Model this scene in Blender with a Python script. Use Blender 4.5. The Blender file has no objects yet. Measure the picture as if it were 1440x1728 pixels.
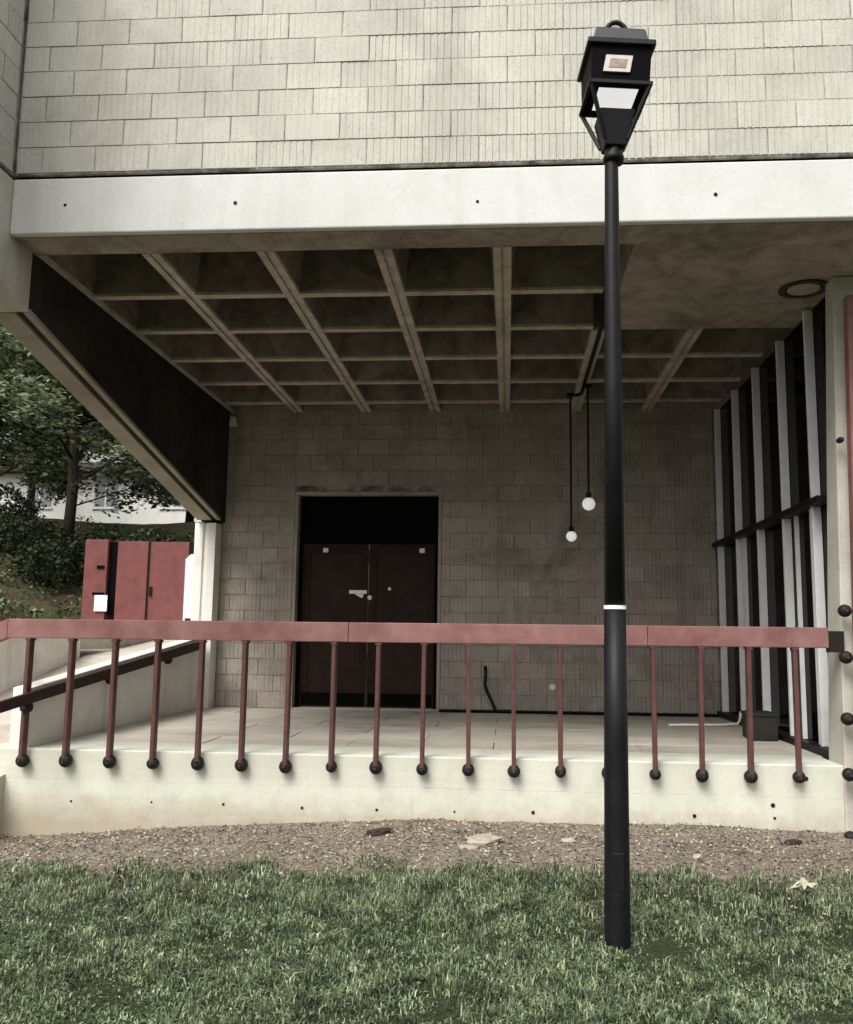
import bpy, bmesh, math, random
import numpy as np
from mathutils import Vector, Matrix, noise

rnd = random.Random(7)
rng = np.random.default_rng(11)
scene = bpy.context.scene
R = math.radians

# ------------------------------------------------------------------ camera
CAM = Vector((0.0, -7.2206, 0.9332))
YAW, PITCH, ROLL, F = 0.0720, 0.1346, 0.0118, 1537.9
cam = bpy.data.cameras.new('camera')
cam.sensor_fit = 'HORIZONTAL'
cam.sensor_width = 36.0
cam.lens = 36.0 * F / 1440.0
cam.shift_x = -28.86 / 1440.0
cam.clip_end = 2000
cam_ob = bpy.data.objects.new('camera', cam)
scene.collection.objects.link(cam_ob)
rt = Vector((math.cos(YAW), math.sin(YAW), 0))
fw = Vector((-math.sin(YAW) * math.cos(PITCH), math.cos(YAW) * math.cos(PITCH), math.sin(PITCH)))
up = rt.cross(fw)
rt2 = rt * math.cos(ROLL) + up * math.sin(ROLL)
up2 = up * math.cos(ROLL) - rt * math.sin(ROLL)
m = Matrix((rt2, up2, -fw)).transposed().to_4x4()
m.translation = CAM
cam_ob.matrix_world = m
scene.camera = cam_ob

# ------------------------------------------------------------------ sky, sun, exposure
SUN_EL, SUN_AZ = 52.0, 205.0          # azimuth measured clockwise from +Y: behind the camera, to its left
world = bpy.data.worlds.new('World')
scene.world = world
world.use_nodes = True
wn = world.node_tree
wn.nodes.clear()
sky = wn.nodes.new('ShaderNodeTexSky')
sky.sky_type = 'NISHITA'
sky.sun_disc = False
sky.sun_elevation = R(SUN_EL)
sky.sun_rotation = R(SUN_AZ)
sky.dust_density = 5.0
sky.air_density = 1.5
hs = wn.nodes.new('ShaderNodeHueSaturation')
hs.inputs['Saturation'].default_value = 0.12
bg = wn.nodes.new('ShaderNodeBackground')
bg.inputs['Strength'].default_value = 0.10
wo = wn.nodes.new('ShaderNodeOutputWorld')
wn.links.new(sky.outputs[0], hs.inputs['Color'])
wn.links.new(hs.outputs[0], bg.inputs['Color'])
wn.links.new(bg.outputs[0], wo.inputs['Surface'])
sl = bpy.data.lights.new('sun', 'SUN')
sl.energy = 1.5
sl.angle = R(32)
sl.color = (1.0, 0.96, 0.9)
sun = bpy.data.objects.new('sun', sl)
scene.collection.objects.link(sun)
sd = Vector((math.sin(R(SUN_AZ)) * math.cos(R(SUN_EL)), math.cos(R(SUN_AZ)) * math.cos(R(SUN_EL)), math.sin(R(SUN_EL))))
sun.rotation_euler = sd.to_track_quat('Z', 'Y').to_euler()
scene.view_settings.view_transform = 'Standard'
scene.view_settings.look = 'None'
scene.view_settings.gamma = 1.0
scene.view_settings.use_curve_mapping = False
scene.view_settings.exposure = 1.0
scene.cycles.max_bounces = 6
scene.cycles.diffuse_bounces = 3
scene.cycles.glossy_bounces = 2
scene.cycles.transmission_bounces = 3

# ------------------------------------------------------------------ helpers
class MB:
    def __init__(s):
        s.v = []; s.f = []
    def add(s, vs, fs):
        n = len(s.v); s.v += [tuple(p) for p in vs]; s.f += [tuple(n + i for i in f) for f in fs]
        return s
    def box(s, x0, x1, y0, y1, z0, z1):
        return s.add([(x0, y0, z0), (x1, y0, z0), (x1, y1, z0), (x0, y1, z0), (x0, y0, z1), (x1, y0, z1), (x1, y1, z1), (x0, y1, z1)],
                     [(0, 3, 2, 1), (4, 5, 6, 7), (0, 1, 5, 4), (1, 2, 6, 5), (2, 3, 7, 6), (3, 0, 4, 7)])
    def prism(s, prof, axis, a, b):
        """profile of (p,q) points swept along an axis: x -> (y,z), y -> (x,z), z -> (x,y)"""
        n = len(prof)
        def P(t, p, q):
            return {'x': (t, p, q), 'y': (p, t, q), 'z': (p, q, t)}[axis]
        vs = [P(a, *p) for p in prof] + [P(b, *p) for p in prof]
        fs = [(i, (i + 1) % n, n + (i + 1) % n, n + i) for i in range(n)]
        fs += [tuple(range(n))[::-1], tuple(range(n, 2 * n))]
        return s.add(vs, fs)
    def tube(s, pts, r, n=8, cap=True):
        pts = [Vector(p) for p in pts]
        rs = r if isinstance(r, (list, tuple)) else [r] * len(pts)
        vs = []; fs = []
        ref = Vector((0.31, 0.95, 0.05))
        for i, p in enumerate(pts):
            t = (pts[min(i + 1, len(pts) - 1)] - pts[max(i - 1, 0)]).normalized()
            a = t.cross(ref)
            if a.length < 1e-3: a = t.cross(Vector((1, 0, 0)))
            a.normalize(); b = t.cross(a)
            for k in range(n):
                an = 2 * math.pi * k / n
                vs.append(p + (a * math.cos(an) + b * math.sin(an)) * rs[i])
        for i in range(len(pts) - 1):
            for k in range(n):
                fs.append((i * n + k, i * n + (k + 1) % n, (i + 1) * n + (k + 1) % n, (i + 1) * n + k))
        if cap:
            fs.append(tuple(range(n))[::-1]); fs.append(tuple((len(pts) - 1) * n + k for k in range(n)))
        return s.add(vs, fs)
    def lathe(s, prof, c=(0, 0, 0), n=20, axis='z'):
        vs = []; fs = []
        for r, h in prof:
            for k in range(n):
                a = 2 * math.pi * k / n
                x, y, z = r * math.cos(a), r * math.sin(a), h
                if axis == 'y': x, y, z = x, z, y
                if axis == 'x': x, y, z = z, x, y
                vs.append((c[0] + x, c[1] + y, c[2] + z))
        for i in range(len(prof) - 1):
            for k in range(n):
                fs.append((i * n + k, i * n + (k + 1) % n, (i + 1) * n + (k + 1) % n, (i + 1) * n + k))
        fs.append(tuple(range(n))[::-1]); fs.append(tuple((len(prof) - 1) * n + k for k in range(n)))
        return s.add(vs, fs)
    def mesh(s, name, mat, smooth=False):
        me = bpy.data.meshes.new(name)
        me.from_pydata(s.v, [], s.f)
        bm = bmesh.new(); bm.from_mesh(me); bmesh.ops.recalc_face_normals(bm, faces=bm.faces); bm.to_mesh(me); bm.free()
        if mat: me.materials.append(mat)
        if smooth: me.polygons.foreach_set('use_smooth', [True] * len(me.polygons))
        return me
    def build(s, name, mat, parent=None, smooth=False, bevel=0):
        return link(name, s.mesh(name, mat, smooth), parent, bevel)

def link(name, me, parent=None, bevel=0):
    o = bpy.data.objects.new(name, me)
    scene.collection.objects.link(o)
    if parent: o.parent = parent
    if bevel:
        b = o.modifiers.new('bevel', 'BEVEL'); b.width = bevel; b.segments = 2; b.limit_method = 'ANGLE'; b.angle_limit = R(40)
    return o

def thing(name, label, cat, loc=(0, 0, 0), group=None):
    o = bpy.data.objects.new(name, None)
    scene.collection.objects.link(o)
    o.location = loc; o.empty_display_size = 0.1
    return tag(o, label, cat, group)

def tag(o, label=None, cat=None, group=None, kind=None):
    for k, v in (('label', label), ('category', cat), ('group', group), ('kind', kind)):
        if v: o[k] = v
    return o

def raw_mesh(name, V, Fc, mat, nper):
    """fast mesh from numpy arrays; every face has nper corners"""
    me = bpy.data.meshes.new(name)
    V = np.asarray(V, np.float32).reshape(-1, 3); Fc = np.asarray(Fc, np.int32).reshape(-1, nper)
    me.vertices.add(len(V)); me.vertices.foreach_set('co', V.ravel())
    me.loops.add(Fc.size); me.loops.foreach_set('vertex_index', Fc.ravel())
    me.polygons.add(len(Fc)); me.polygons.foreach_set('loop_start', np.arange(0, Fc.size, nper, dtype=np.int32))
    me.update(calc_edges=True); me.validate()
    me.materials.append(mat)
    return me

# ------------------------------------------------------------------ materials
class N:
    def __init__(s, name):
        s.m = bpy.data.materials.new(name); s.m.use_nodes = True
        s.t = s.m.node_tree; s.t.nodes.clear()
        s.out = s.n('ShaderNodeOutputMaterial'); s.bsdf = s.n('ShaderNodeBsdfPrincipled')
        s.l(s.bsdf.outputs[0], s.out.inputs['Surface'])
        s.geo = s.n('ShaderNodeNewGeometry')
    def n(s, t, **kw):
        x = s.t.nodes.new(t)
        for k, v in kw.items(): setattr(x, k, v)
        return x
    def l(s, a, b): s.t.links.new(a, b)
    def pos(s, scale=(1, 1, 1), shift=None):
        mp = s.n('ShaderNodeMapping'); mp.inputs['Scale'].default_value = scale
        s.l(s.geo.outputs['Position'], mp.inputs['Vector'])
        if shift: mp.inputs['Location'].default_value = shift
        return mp.outputs[0]
    def noise(s, scale, vec=None, detail=6, rough=0.6, dist=0.0):
        x = s.n('ShaderNodeTexNoise'); x.inputs['Scale'].default_value = scale; x.inputs['Detail'].default_value = detail
        x.inputs['Roughness'].default_value = rough; x.inputs['Distortion'].default_value = dist
        s.l(vec if vec is not None else s.geo.outputs['Position'], x.inputs['Vector'])
        return x.outputs['Fac']
    def ramp(s, fac, stops):
        r = s.n('ShaderNodeValToRGB'); e = r.color_ramp.elements
        while len(e) < len(stops): e.new(0.5)
        for el, (p, c) in zip(e, stops):
            el.position = p; el.color = (c, c, c, 1) if not isinstance(c, tuple) else (*c, 1)
        s.l(fac, r.inputs[0]); return r.outputs[0]
    def mix(s, fac, a, b, mode='MIX'):
        x = s.n('ShaderNodeMixRGB', blend_type=mode)
        for i, v in ((0, fac), (1, a), (2, b)):
            if isinstance(v, (int, float)): x.inputs[i].default_value = v if i == 0 else (v, v, v, 1)
            elif isinstance(v, tuple): x.inputs[i].default_value = (*v, 1)
            else: s.l(v, x.inputs[i])
        return x.outputs[0]
    def bump(s, h, strength=0.3, dist=0.01):
        b = s.n('ShaderNodeBump'); b.inputs['Strength'].default_value = strength; b.inputs['Distance'].default_value = dist
        s.l(h, b.inputs['Height']); s.l(b.outputs[0], s.bsdf.inputs['Normal'])
    def done(s, col, rough=0.85, spec=0.3, metal=0.0):
        if isinstance(col, tuple): s.bsdf.inputs['Base Color'].default_value = (*col, 1)
        else: s.l(col, s.bsdf.inputs['Base Color'])
        s.bsdf.inputs['Roughness'].default_value = rough
        s.bsdf.inputs['Specular IOR Level'].default_value = spec
        s.bsdf.inputs['Metallic'].default_value = metal
        return s.m

def concrete(name, light, dark, stain=(0.2, 0.17, 0.13), stain_amt=0.5, streak=0.4, speck=0.5, per=0.0, scale=1.2, bump=0.35, bands=0.0, pits=0.0, splash=0.0):
    k = N(name)
    big = k.noise(scale, detail=8, rough=0.65, dist=0.6)
    col = k.mix(k.ramp(big, [(0.32, 0.0), (0.68, 1.0)]), light, dark)
    st = k.noise(2.6, k.pos((1, 1, 0.16)), detail=6, rough=0.7)
    col = k.mix(k.mix(1.0, k.ramp(st, [(0.52, 0.0), (0.78, 1.0)]), streak, 'MULTIPLY'), col, stain)
    bl = k.noise(0.75, k.pos((1, 1, 1), (3.1, 7.7, 1.3)), detail=9, rough=0.7, dist=1.0)
    col = k.mix(k.mix(1.0, k.ramp(bl, [(0.5, 0.0), (0.75, 1.0)]), stain_amt, 'MULTIPLY'), col, stain)
    if bands:
        bd = k.noise(1.0, k.pos((0.15, 0.15, 9.0)), detail=3)
        col = k.mix(k.mix(1.0, k.ramp(bd, [(0.5, 0.0), (0.62, 1.0)]), bands, 'MULTIPLY'), col, stain)
    sp = k.noise(75, detail=3, rough=0.7)
    col = k.mix(k.mix(1.0, k.ramp(sp, [(0.56, 0.0), (0.72, 1.0)]), speck, 'MULTIPLY'), col, tuple(c * 0.45 for c in dark))
    if pits:
        pt = k.noise(26, detail=5, rough=0.8)
        col = k.mix(k.mix(1.0, k.ramp(pt, [(0.60, 0.0), (0.70, 1.0)]), pits, 'MULTIPLY'), col, tuple(c * 0.6 for c in stain))
    if splash:
        sz = k.n('ShaderNodeSeparateXYZ'); k.l(k.geo.outputs['Position'], sz.inputs[0])
        ma = k.n('ShaderNodeMath', operation='MULTIPLY_ADD'); k.l(k.noise(4.5, detail=8, rough=.75), ma.inputs[0]); ma.inputs[1].default_value = 0.5; k.l(sz.outputs['Z'], ma.inputs[2])
        mr_ = k.n('ShaderNodeMapRange'); k.l(ma.outputs[0], mr_.inputs[0]); mr_.inputs[1].default_value = -0.30; mr_.inputs[2].default_value = -0.06; mr_.inputs[3].default_value = splash; mr_.inputs[4].default_value = 0.0
        col = k.mix(mr_.outputs[0], col, (0.36, 0.29, 0.21))
    if per:
        oi = k.n('ShaderNodeObjectInfo')
        col = k.mix(1.0, col, k.ramp(oi.outputs['Random'], [(0.0, 1 - per), (1.0, 1.0)]), 'MULTIPLY')
    h = k.mix(0.5, k.noise(140, detail=4), k.noise(22, detail=5))
    k.bump(h, bump, 0.006)
    return k.done(col, 0.9, 0.2)

def paint(name, c1, c2, scale=6, rough=0.45, spec=0.4, bump=0.1, wear=None, metal=0.0, per=0.0):
    k = N(name)
    n1 = k.noise(scale, detail=7, rough=0.65)
    col = k.mix(k.ramp(n1, [(0.35, 0.0), (0.7, 1.0)]), c1, c2)
    if wear:
        col = k.mix(k.ramp(k.noise(scale * 4, detail=8, rough=0.75), [(0.6, 0.0), (0.72, 0.7)]), col, wear)
    if per:
        oi = k.n('ShaderNodeObjectInfo')
        col = k.mix(1.0, col, k.ramp(oi.outputs['Random'], [(0.0, 1 - per), (1.0, 1.0)]), 'MULTIPLY')
    k.bump(k.noise(90, detail=4), bump, 0.003)
    return k.done(col, rough, spec, metal)

def island(name, stops, rough=0.7, spec=0.25, trans=0.0):
    """colour picked per loose piece: leaves, blades, chips"""
    k = N(name)
    col = k.ramp(k.geo.outputs['Random Per Island'], stops)
    big = k.noise(0.9, detail=3)
    col = k.mix(1.0, col, k.ramp(big, [(0.3, 0.72), (0.7, 1.1)]), 'MULTIPLY')
    k.done(col, rough, spec)
    if trans:
        tr = k.n('ShaderNodeBsdfTranslucent'); k.l(col, tr.inputs['Color'])
        mx = k.n('ShaderNodeMixShader'); mx.inputs[0].default_value = trans
        k.l(k.bsdf.outputs[0], mx.inputs[1]); k.l(tr.outputs[0], mx.inputs[2]); k.l(mx.outputs[0], k.out.inputs['Surface'])
    return k.m

MT = {}
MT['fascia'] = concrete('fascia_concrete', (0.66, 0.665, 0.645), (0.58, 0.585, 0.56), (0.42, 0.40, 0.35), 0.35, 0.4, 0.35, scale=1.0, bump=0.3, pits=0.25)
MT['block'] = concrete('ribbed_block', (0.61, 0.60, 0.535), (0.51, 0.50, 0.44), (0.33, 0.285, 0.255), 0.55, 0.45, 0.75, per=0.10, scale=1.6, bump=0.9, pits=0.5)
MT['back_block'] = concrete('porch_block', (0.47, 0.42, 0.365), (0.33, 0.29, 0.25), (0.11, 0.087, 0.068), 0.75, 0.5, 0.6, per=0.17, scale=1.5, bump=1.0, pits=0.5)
k = N('mortar')
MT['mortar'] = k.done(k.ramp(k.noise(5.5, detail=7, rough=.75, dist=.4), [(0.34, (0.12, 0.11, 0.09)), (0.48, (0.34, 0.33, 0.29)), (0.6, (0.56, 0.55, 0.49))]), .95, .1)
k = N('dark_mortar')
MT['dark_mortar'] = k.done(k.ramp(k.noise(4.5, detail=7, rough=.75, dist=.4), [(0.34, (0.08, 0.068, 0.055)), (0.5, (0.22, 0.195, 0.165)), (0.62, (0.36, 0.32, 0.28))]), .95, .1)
MT['slab'] = concrete('terrace_concrete', (0.64, 0.65, 0.555), (0.55, 0.56, 0.47), (0.40, 0.36, 0.27), 0.6, 0.4, 0.6, scale=1.3, bands=0.15, pits=0.3, splash=0.75)
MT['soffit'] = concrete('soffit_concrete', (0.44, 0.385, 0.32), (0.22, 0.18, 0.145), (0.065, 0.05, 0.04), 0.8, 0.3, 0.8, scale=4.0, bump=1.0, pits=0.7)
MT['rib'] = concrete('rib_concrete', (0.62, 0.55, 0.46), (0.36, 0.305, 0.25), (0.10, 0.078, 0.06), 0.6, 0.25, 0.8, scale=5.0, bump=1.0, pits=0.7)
MT['web'] = concrete('shaded_coffer_side', (0.33, 0.285, 0.23), (0.15, 0.125, 0.10), (0.03, 0.024, 0.018), 0.75, 0.2, 0.7, scale=4.0, bump=0.8, pits=0.5)  # coffer shade painted into the rib sides, darker than their undersides
MT['soffit_dark'] = concrete('shaded_coffer', (0.075, 0.062, 0.048), (0.035, 0.03, 0.023), (0.02, 0.016, 0.013), 0.75, 0.2, 0.6, scale=3.5, bump=0.5)  # shade deep in the coffers put into the plate's colour
MT['beam'] = concrete('shaded_beam', (0.05, 0.046, 0.038), (0.022, 0.02, 0.017), (0.012, 0.011, 0.01), 0.6, 0.5, 0.4, scale=1.5)  # near-black because the porch shade is painted into the side beam
MT['pale'] = concrete('pale_concrete', (0.58, 0.56, 0.50), (0.46, 0.44, 0.38), (0.24, 0.2, 0.16), 0.45, 0.6, 0.45, pits=0.3)
MT['rampwall'] = concrete('ramp_wall_concrete', (0.80, 0.79, 0.73), (0.68, 0.66, 0.60), (0.24, 0.2, 0.17), 0.4, 0.7, 0.4)
MT['trim'] = concrete('beam_trim', (0.40, 0.36, 0.29), (0.3, 0.26, 0.2), (0.15, 0.11, 0.08), 0.5, 0.3, 0.4)
MT['floor'] = concrete('floor_concrete', (0.60, 0.56, 0.48), (0.47, 0.425, 0.355), (0.22, 0.165, 0.125), 0.75, 0.0, 0.5, per=0.15, scale=1.1, pits=0.4)
MT['red'] = paint('red_oxide_paint', (0.27, 0.145, 0.13), (0.165, 0.07, 0.064), 4, 0.6, 0.2, 0.4, (0.30, 0.21, 0.18))
MT['red_box'] = paint('red_cabinet_paint', (0.19, 0.065, 0.06), (0.13, 0.042, 0.04), 5, 0.55, 0.25, 0.3, (0.24, 0.14, 0.12))
MT['red_bar'] = paint('red_bar_paint', (0.115, 0.05, 0.045), (0.07, 0.03, 0.027), 9, 0.5, 0.3, 0.2, (0.16, 0.09, 0.08))
MT['red_dark'] = paint('dark_red_rail', (0.045, 0.02, 0.018), (0.028, 0.012, 0.011), 9, 0.6, 0.2)
MT['black'] = paint('black_metal', (0.008, 0.008, 0.0095), (0.004, 0.004, 0.005), 10, 0.5, 0.22, 0.25)
MT['knob'] = paint('dark_anchor', (0.016, 0.013, 0.012), (0.009, 0.008, 0.007), 12, 0.6, 0.25)
MT['lampcap'] = paint('lamp_cap', (0.035, 0.035, 0.045), (0.025, 0.025, 0.032), 8, 0.5, 0.4)
MT['white'] = paint('white_enamel', (0.78, 0.77, 0.74), (0.7, 0.69, 0.66), 10, 0.4, 0.4)
MT['alu'] = paint('pale_aluminium', (0.86, 0.86, 0.86), (0.74, 0.74, 0.74), 5, 0.4, 0.4, 0.05, None, 0.0)
MT['door'] = paint('dark_brown_door', (0.038, 0.018, 0.015), (0.021, 0.011, 0.009), 4, 0.6, 0.08)
MT['door_panel'] = paint('door_panel', (0.034, 0.018, 0.015), (0.019, 0.011, 0.009), 5, 0.5, 0.1)
MT['void'] = paint('black_panel', (0.003, 0.003, 0.0033), (0.002, 0.002, 0.002), 5, 0.6, 0.04)
MT['paper'] = paint('white_paper', (0.85, 0.85, 0.84), (0.8, 0.8, 0.8), 5, 0.8, 0.2)
MT['bark'] = paint('bark', (0.055, 0.045, 0.035), (0.025, 0.02, 0.016), 14, 0.9, 0.1, 0.8)
MT['stone'] = concrete('pale_stone', (0.44, 0.40, 0.33), (0.33, 0.29, 0.23), scale=8)
MT['render'] = concrete('white_render', (0.78, 0.77, 0.74), (0.7, 0.69, 0.66), stain_amt=0.15, streak=0.15, speck=0.1)

k = N('dark_glass')
k.bsdf.inputs['IOR'].default_value = 1.1
MT['glass'] = k.done((0.003, 0.003, 0.0035), 0.04, 0.5)
MT['winglass'] = paint('curtained_window', (0.30, 0.31, 0.32), (0.20, 0.21, 0.22), 3, 0.3, 0.4)
k = N('lit_globe')
k.bsdf.inputs['Emission Color'].default_value = (1, 0.97, 0.9, 1)
k.bsdf.inputs['Emission Strength'].default_value = 0.22
MT['globe'] = k.done((0.85, 0.85, 0.82), 0.25, 0.5)
k = N('lantern_glow')  # added glow, so the panel under the lantern shield reads white
k.bsdf.inputs['Emission Color'].default_value = (1, 1, 0.98, 1)
k.bsdf.inputs['Emission Strength'].default_value = 0.35
MT['glow_panel'] = k.done((0.8, 0.8, 0.8), 0.4, 0.3)
MT['lens'] = paint('lantern_lens', (0.62, 0.56, 0.5), (0.52, 0.46, 0.42), 12, 0.4, 0.4)

LEAF = [(0.0, (0.02, 0.03, 0.015)), (0.25, (0.07, 0.105, 0.045)), (0.55, (0.17, 0.22, 0.105)), (0.8, (0.31, 0.35, 0.21)), (1.0, (0.52, 0.54, 0.42))]
MT['leaf'] = island('tree_leaf', LEAF, 0.45, 0.45, 0.42)
MT['leaf_blue'] = island('evergreen_leaf', [(0.0, (0.008, 0.014, 0.012)), (0.6, (0.03, 0.045, 0.04)), (1.0, (0.09, 0.11, 0.10))], 0.5, 0.35, 0.15)
MT['hedge'] = island('hedge_leaf', [(0.0, (0.008, 0.014, 0.006)), (0.6, (0.025, 0.04, 0.015)), (1.0, (0.07, 0.09, 0.045))], 0.6, 0.25, 0.2)
MT['cover'] = island('cover_leaf', [(0.0, (0.02, 0.03, 0.012)), (0.55, (0.07, 0.10, 0.04)), (1.0, (0.2, 0.24, 0.13))], 0.6, 0.25, 0.2)
k = N('grass_blade')
colg = k.ramp(k.geo.outputs['Random Per Island'], [(0.0, (0.025, 0.042, 0.018)), (0.3, (0.085, 0.13, 0.058)), (0.6, (0.175, 0.235, 0.12)), (0.87, (0.31, 0.37, 0.22)), (1.0, (0.58, 0.56, 0.43))])
colg = k.mix(k.mix(1.0, k.ramp(k.noise(1.7, detail=6, rough=.7), [(0.45, 0.0), (0.68, 1.0)]), 0.35, 'MULTIPLY'), colg, (0.24, 0.235, 0.14))
colg = k.mix(1.0, colg, k.ramp(k.noise(5.5, detail=5, rough=.7), [(0.36, 0.32), (0.6, 1.25)]), 'MULTIPLY')
MT['grass'] = k.done(colg, 0.55, 0.3)
tr_ = k.n('ShaderNodeBsdfTranslucent'); k.l(colg, tr_.inputs['Color'])
mx_ = k.n('ShaderNodeMixShader'); mx_.inputs[0].default_value = .25
k.l(k.bsdf.outputs[0], mx_.inputs[1]); k.l(tr_.outputs[0], mx_.inputs[2]); k.l(mx_.outputs[0], k.out.inputs['Surface'])
MT['litter'] = island('leaf_litter', [(0.0, (0.03, 0.022, 0.018)), (0.14, (0.11, 0.088, 0.066)), (0.3, (0.25, 0.21, 0.165)), (0.7, (0.37, 0.32, 0.255)), (0.95, (0.46, 0.40, 0.325)), (1.0, (0.56, 0.50, 0.42))], 0.85, 0.15)

# ground: bare earth near the wall, darker earth under the grass
k = N('earth')
n1 = k.noise(3.0, detail=9, rough=0.7)
n2 = k.noise(38, detail=6, rough=0.75)
col = k.mix(k.ramp(n1, [(0.3, 0.0), (0.7, 1.0)]), (0.40, 0.345, 0.275), (0.21, 0.175, 0.135))
col = k.mix(k.ramp(n2, [(0.42, 0.0), (0.66, 0.9)]), col, (0.09, 0.07, 0.056))
sx = k.n('ShaderNodeSeparateXYZ'); k.l(k.geo.outputs['Position'], sx.inputs[0])
ad = k.n('ShaderNodeMath', operation='MULTIPLY_ADD'); k.l(n1, ad.inputs[0]); ad.inputs[1].default_value = 1.2; k.l(sx.outputs['Y'], ad.inputs[2])
col = k.mix(k.ramp(ad.outputs[0], [(0.0, 1.0), (0.001, 1.0)]), col, col)
mr = k.n('ShaderNodeMapRange'); k.l(ad.outputs[0], mr.inputs[0]); mr.inputs[1].default_value = -1.1; mr.inputs[2].default_value = -0.7; mr.inputs[3].default_value = 1.0; mr.inputs[4].default_value = 0.0
col = k.mix(mr.outputs[0], col, k.mix(k.ramp(n2, [(0.4, 0.0), (0.65, 1.0)]), (0.05, 0.06, 0.03), (0.025, 0.027, 0.016)))
k.bump(k.mix(0.5, n2, k.noise(120, detail=4)), 0.9, 0.03)
MT['earth'] = k.done(col, 0.95, 0.1)

k = N('hill_soil')
n1 = k.noise(0.9, detail=8, rough=0.7, dist=0.5)
col = k.ramp(n1, [(0.35, (0.045, 0.06, 0.025)), (0.5, (0.10, 0.12, 0.055)), (0.56, (0.12, 0.07, 0.05)), (0.7, (0.07, 0.045, 0.033))])
col = k.mix(k.ramp(k.noise(14, detail=6), [(0.45, 0.0), (0.7, 0.8)]), col, (0.03, 0.035, 0.018))
k.bump(k.noise(20, detail=6), 1.0, 0.08)
MT['hill'] = k.done(col, 0.95, 0.1)

# ------------------------------------------------------------------ ground
def lerp_tab(x, tab):
    if x <= tab[0][0]: return tab[0][1]
    for (a, va), (b, vb) in zip(tab, tab[1:]):
        if x <= b: return va + (vb - va) * (x - a) / (b - a)
    return tab[-1][1]
WZ = [(-4.3, -0.71), (-3.5, -0.655), (-2.6, -0.575), (-0.6, -0.465), (0.2, -0.47), (1.5, -0.455), (2.4, -0.487), (5, -0.5)]
def gz(x, y):
    t = min(1.0, max(0.0, -y / 3.5))
    z = lerp_tab(x, WZ) * (1 - t) + (-0.60) * t
    f = min(1.0, max(0.0, (9 - abs(x)) / 5)) * min(1.0, max(0.0, (9 + y) / 5))
    z = z * f + (-0.62) * (1 - f)
    if abs(x) < 9 and y > -9:
        z += 0.022 * noise.noise((x * 2.1, y * 2.1, 0.3)) * min(1, -y + 0.35 if y < 0 else .35) + 0.010 * noise.noise((x * 9, y * 9, 1.7))
    return z
xs = [-400, -150, -60, -30, -18, -12, -9] + list(np.arange(-7, 6.01, 0.1)) + [8, 11, 15, 25, 60, 150, 400]
ys = [-400, -150, -60, -30, -18, -13, -10.5, -9] + list(np.arange(-7.5, -3.6, 0.2)) + list(np.arange(-3.6, 0.61, 0.07)) + [1.5, 4, 10, 30, 80, 200, 500]
V = [(x, y, gz(x, y)) for y in ys for x in xs]
nx = len(xs)
FQ = [(j * nx + i, j * nx + i + 1, (j + 1) * nx + i + 1, (j + 1) * nx + i) for j in range(len(ys) - 1) for i in range(nx - 1)]
me = raw_mesh('ground', V, FQ, MT['earth'], 4)
me.polygons.foreach_set('use_smooth', [True] * len(me.polygons))
tag(link('ground', me), kind='structure')

# hillside to the left, behind the ramp
def box_dist(x, y, x0, x1, y0, y1):
    dx = max(x0 - x, 0, x - x1); dy = max(y0 - y, 0, y - y1)
    return math.hypot(dx, dy)
def hz(x, y):
    d = min(box_dist(x, y, -5.6, 99, -99, 7.8), box_dist(x, y, -7.15, -5.6, 4.2, 7.8))
    z = 0.93 + 0.56 * min(d, 4.2) + 0.06 * max(d - 4.2, 0)
    if y < 2: z -= (2 - y) * 0.10
    return z + (0.10 * noise.noise((x * .8, y * .8, 5)) + 0.04 * noise.noise((x * 3, y * 3, 9))) * min(1, d * 1.5)
hx = list(np.arange(-16, -5.44, 0.25)); hx = [-60, -40, -28, -21] + hx + [-5.45]
hy = list(np.arange(-6, 18.1, 0.25)) + [22, 28, 40, 60]
V = [(x, y, hz(x, y)) for y in hy for x in hx]; nx = len(hx)
FQ = [(j * nx + i, j * nx + i + 1, (j + 1) * nx + i + 1, (j + 1) * nx + i) for j in range(len(hy) - 1) for i in range(nx - 1)]
me = raw_mesh('hillside', V, FQ, MT['hill'], 4)
me.polygons.foreach_set('use_smooth', [True] * len(me.polygons))
tag(link('hillside', me), kind='structure')

# sloping ramp and upper landing behind it
b = MB().prism([(-6.0, -0.62), (-1.5, -0.62), (-1.5, -0.9), (-6.0, -0.9)], 'x', -5.45, -4.0)
b = MB().prism([(-2.6, -0.70), (4.3, 0.62), (7.8, 0.90), (7.8, -1.0), (-2.6, -1.0)], 'x', -5.452, -4.002)
tag(b.build('ramp', MT['floor']), kind='structure')
b = MB().box(-7.15, -5.456, 4.2, 7.8, 0.7, 0.952)
tag(b.build('landing', MT['floor']), kind='structure')

# ------------------------------------------------------------------ the terrace
XL, XR, YF, YB, ZC = -3.678, 2.57, -1.0845, 4.35, 3.823
terrace = tag(thing('terrace', None, None), kind='structure')
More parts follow.
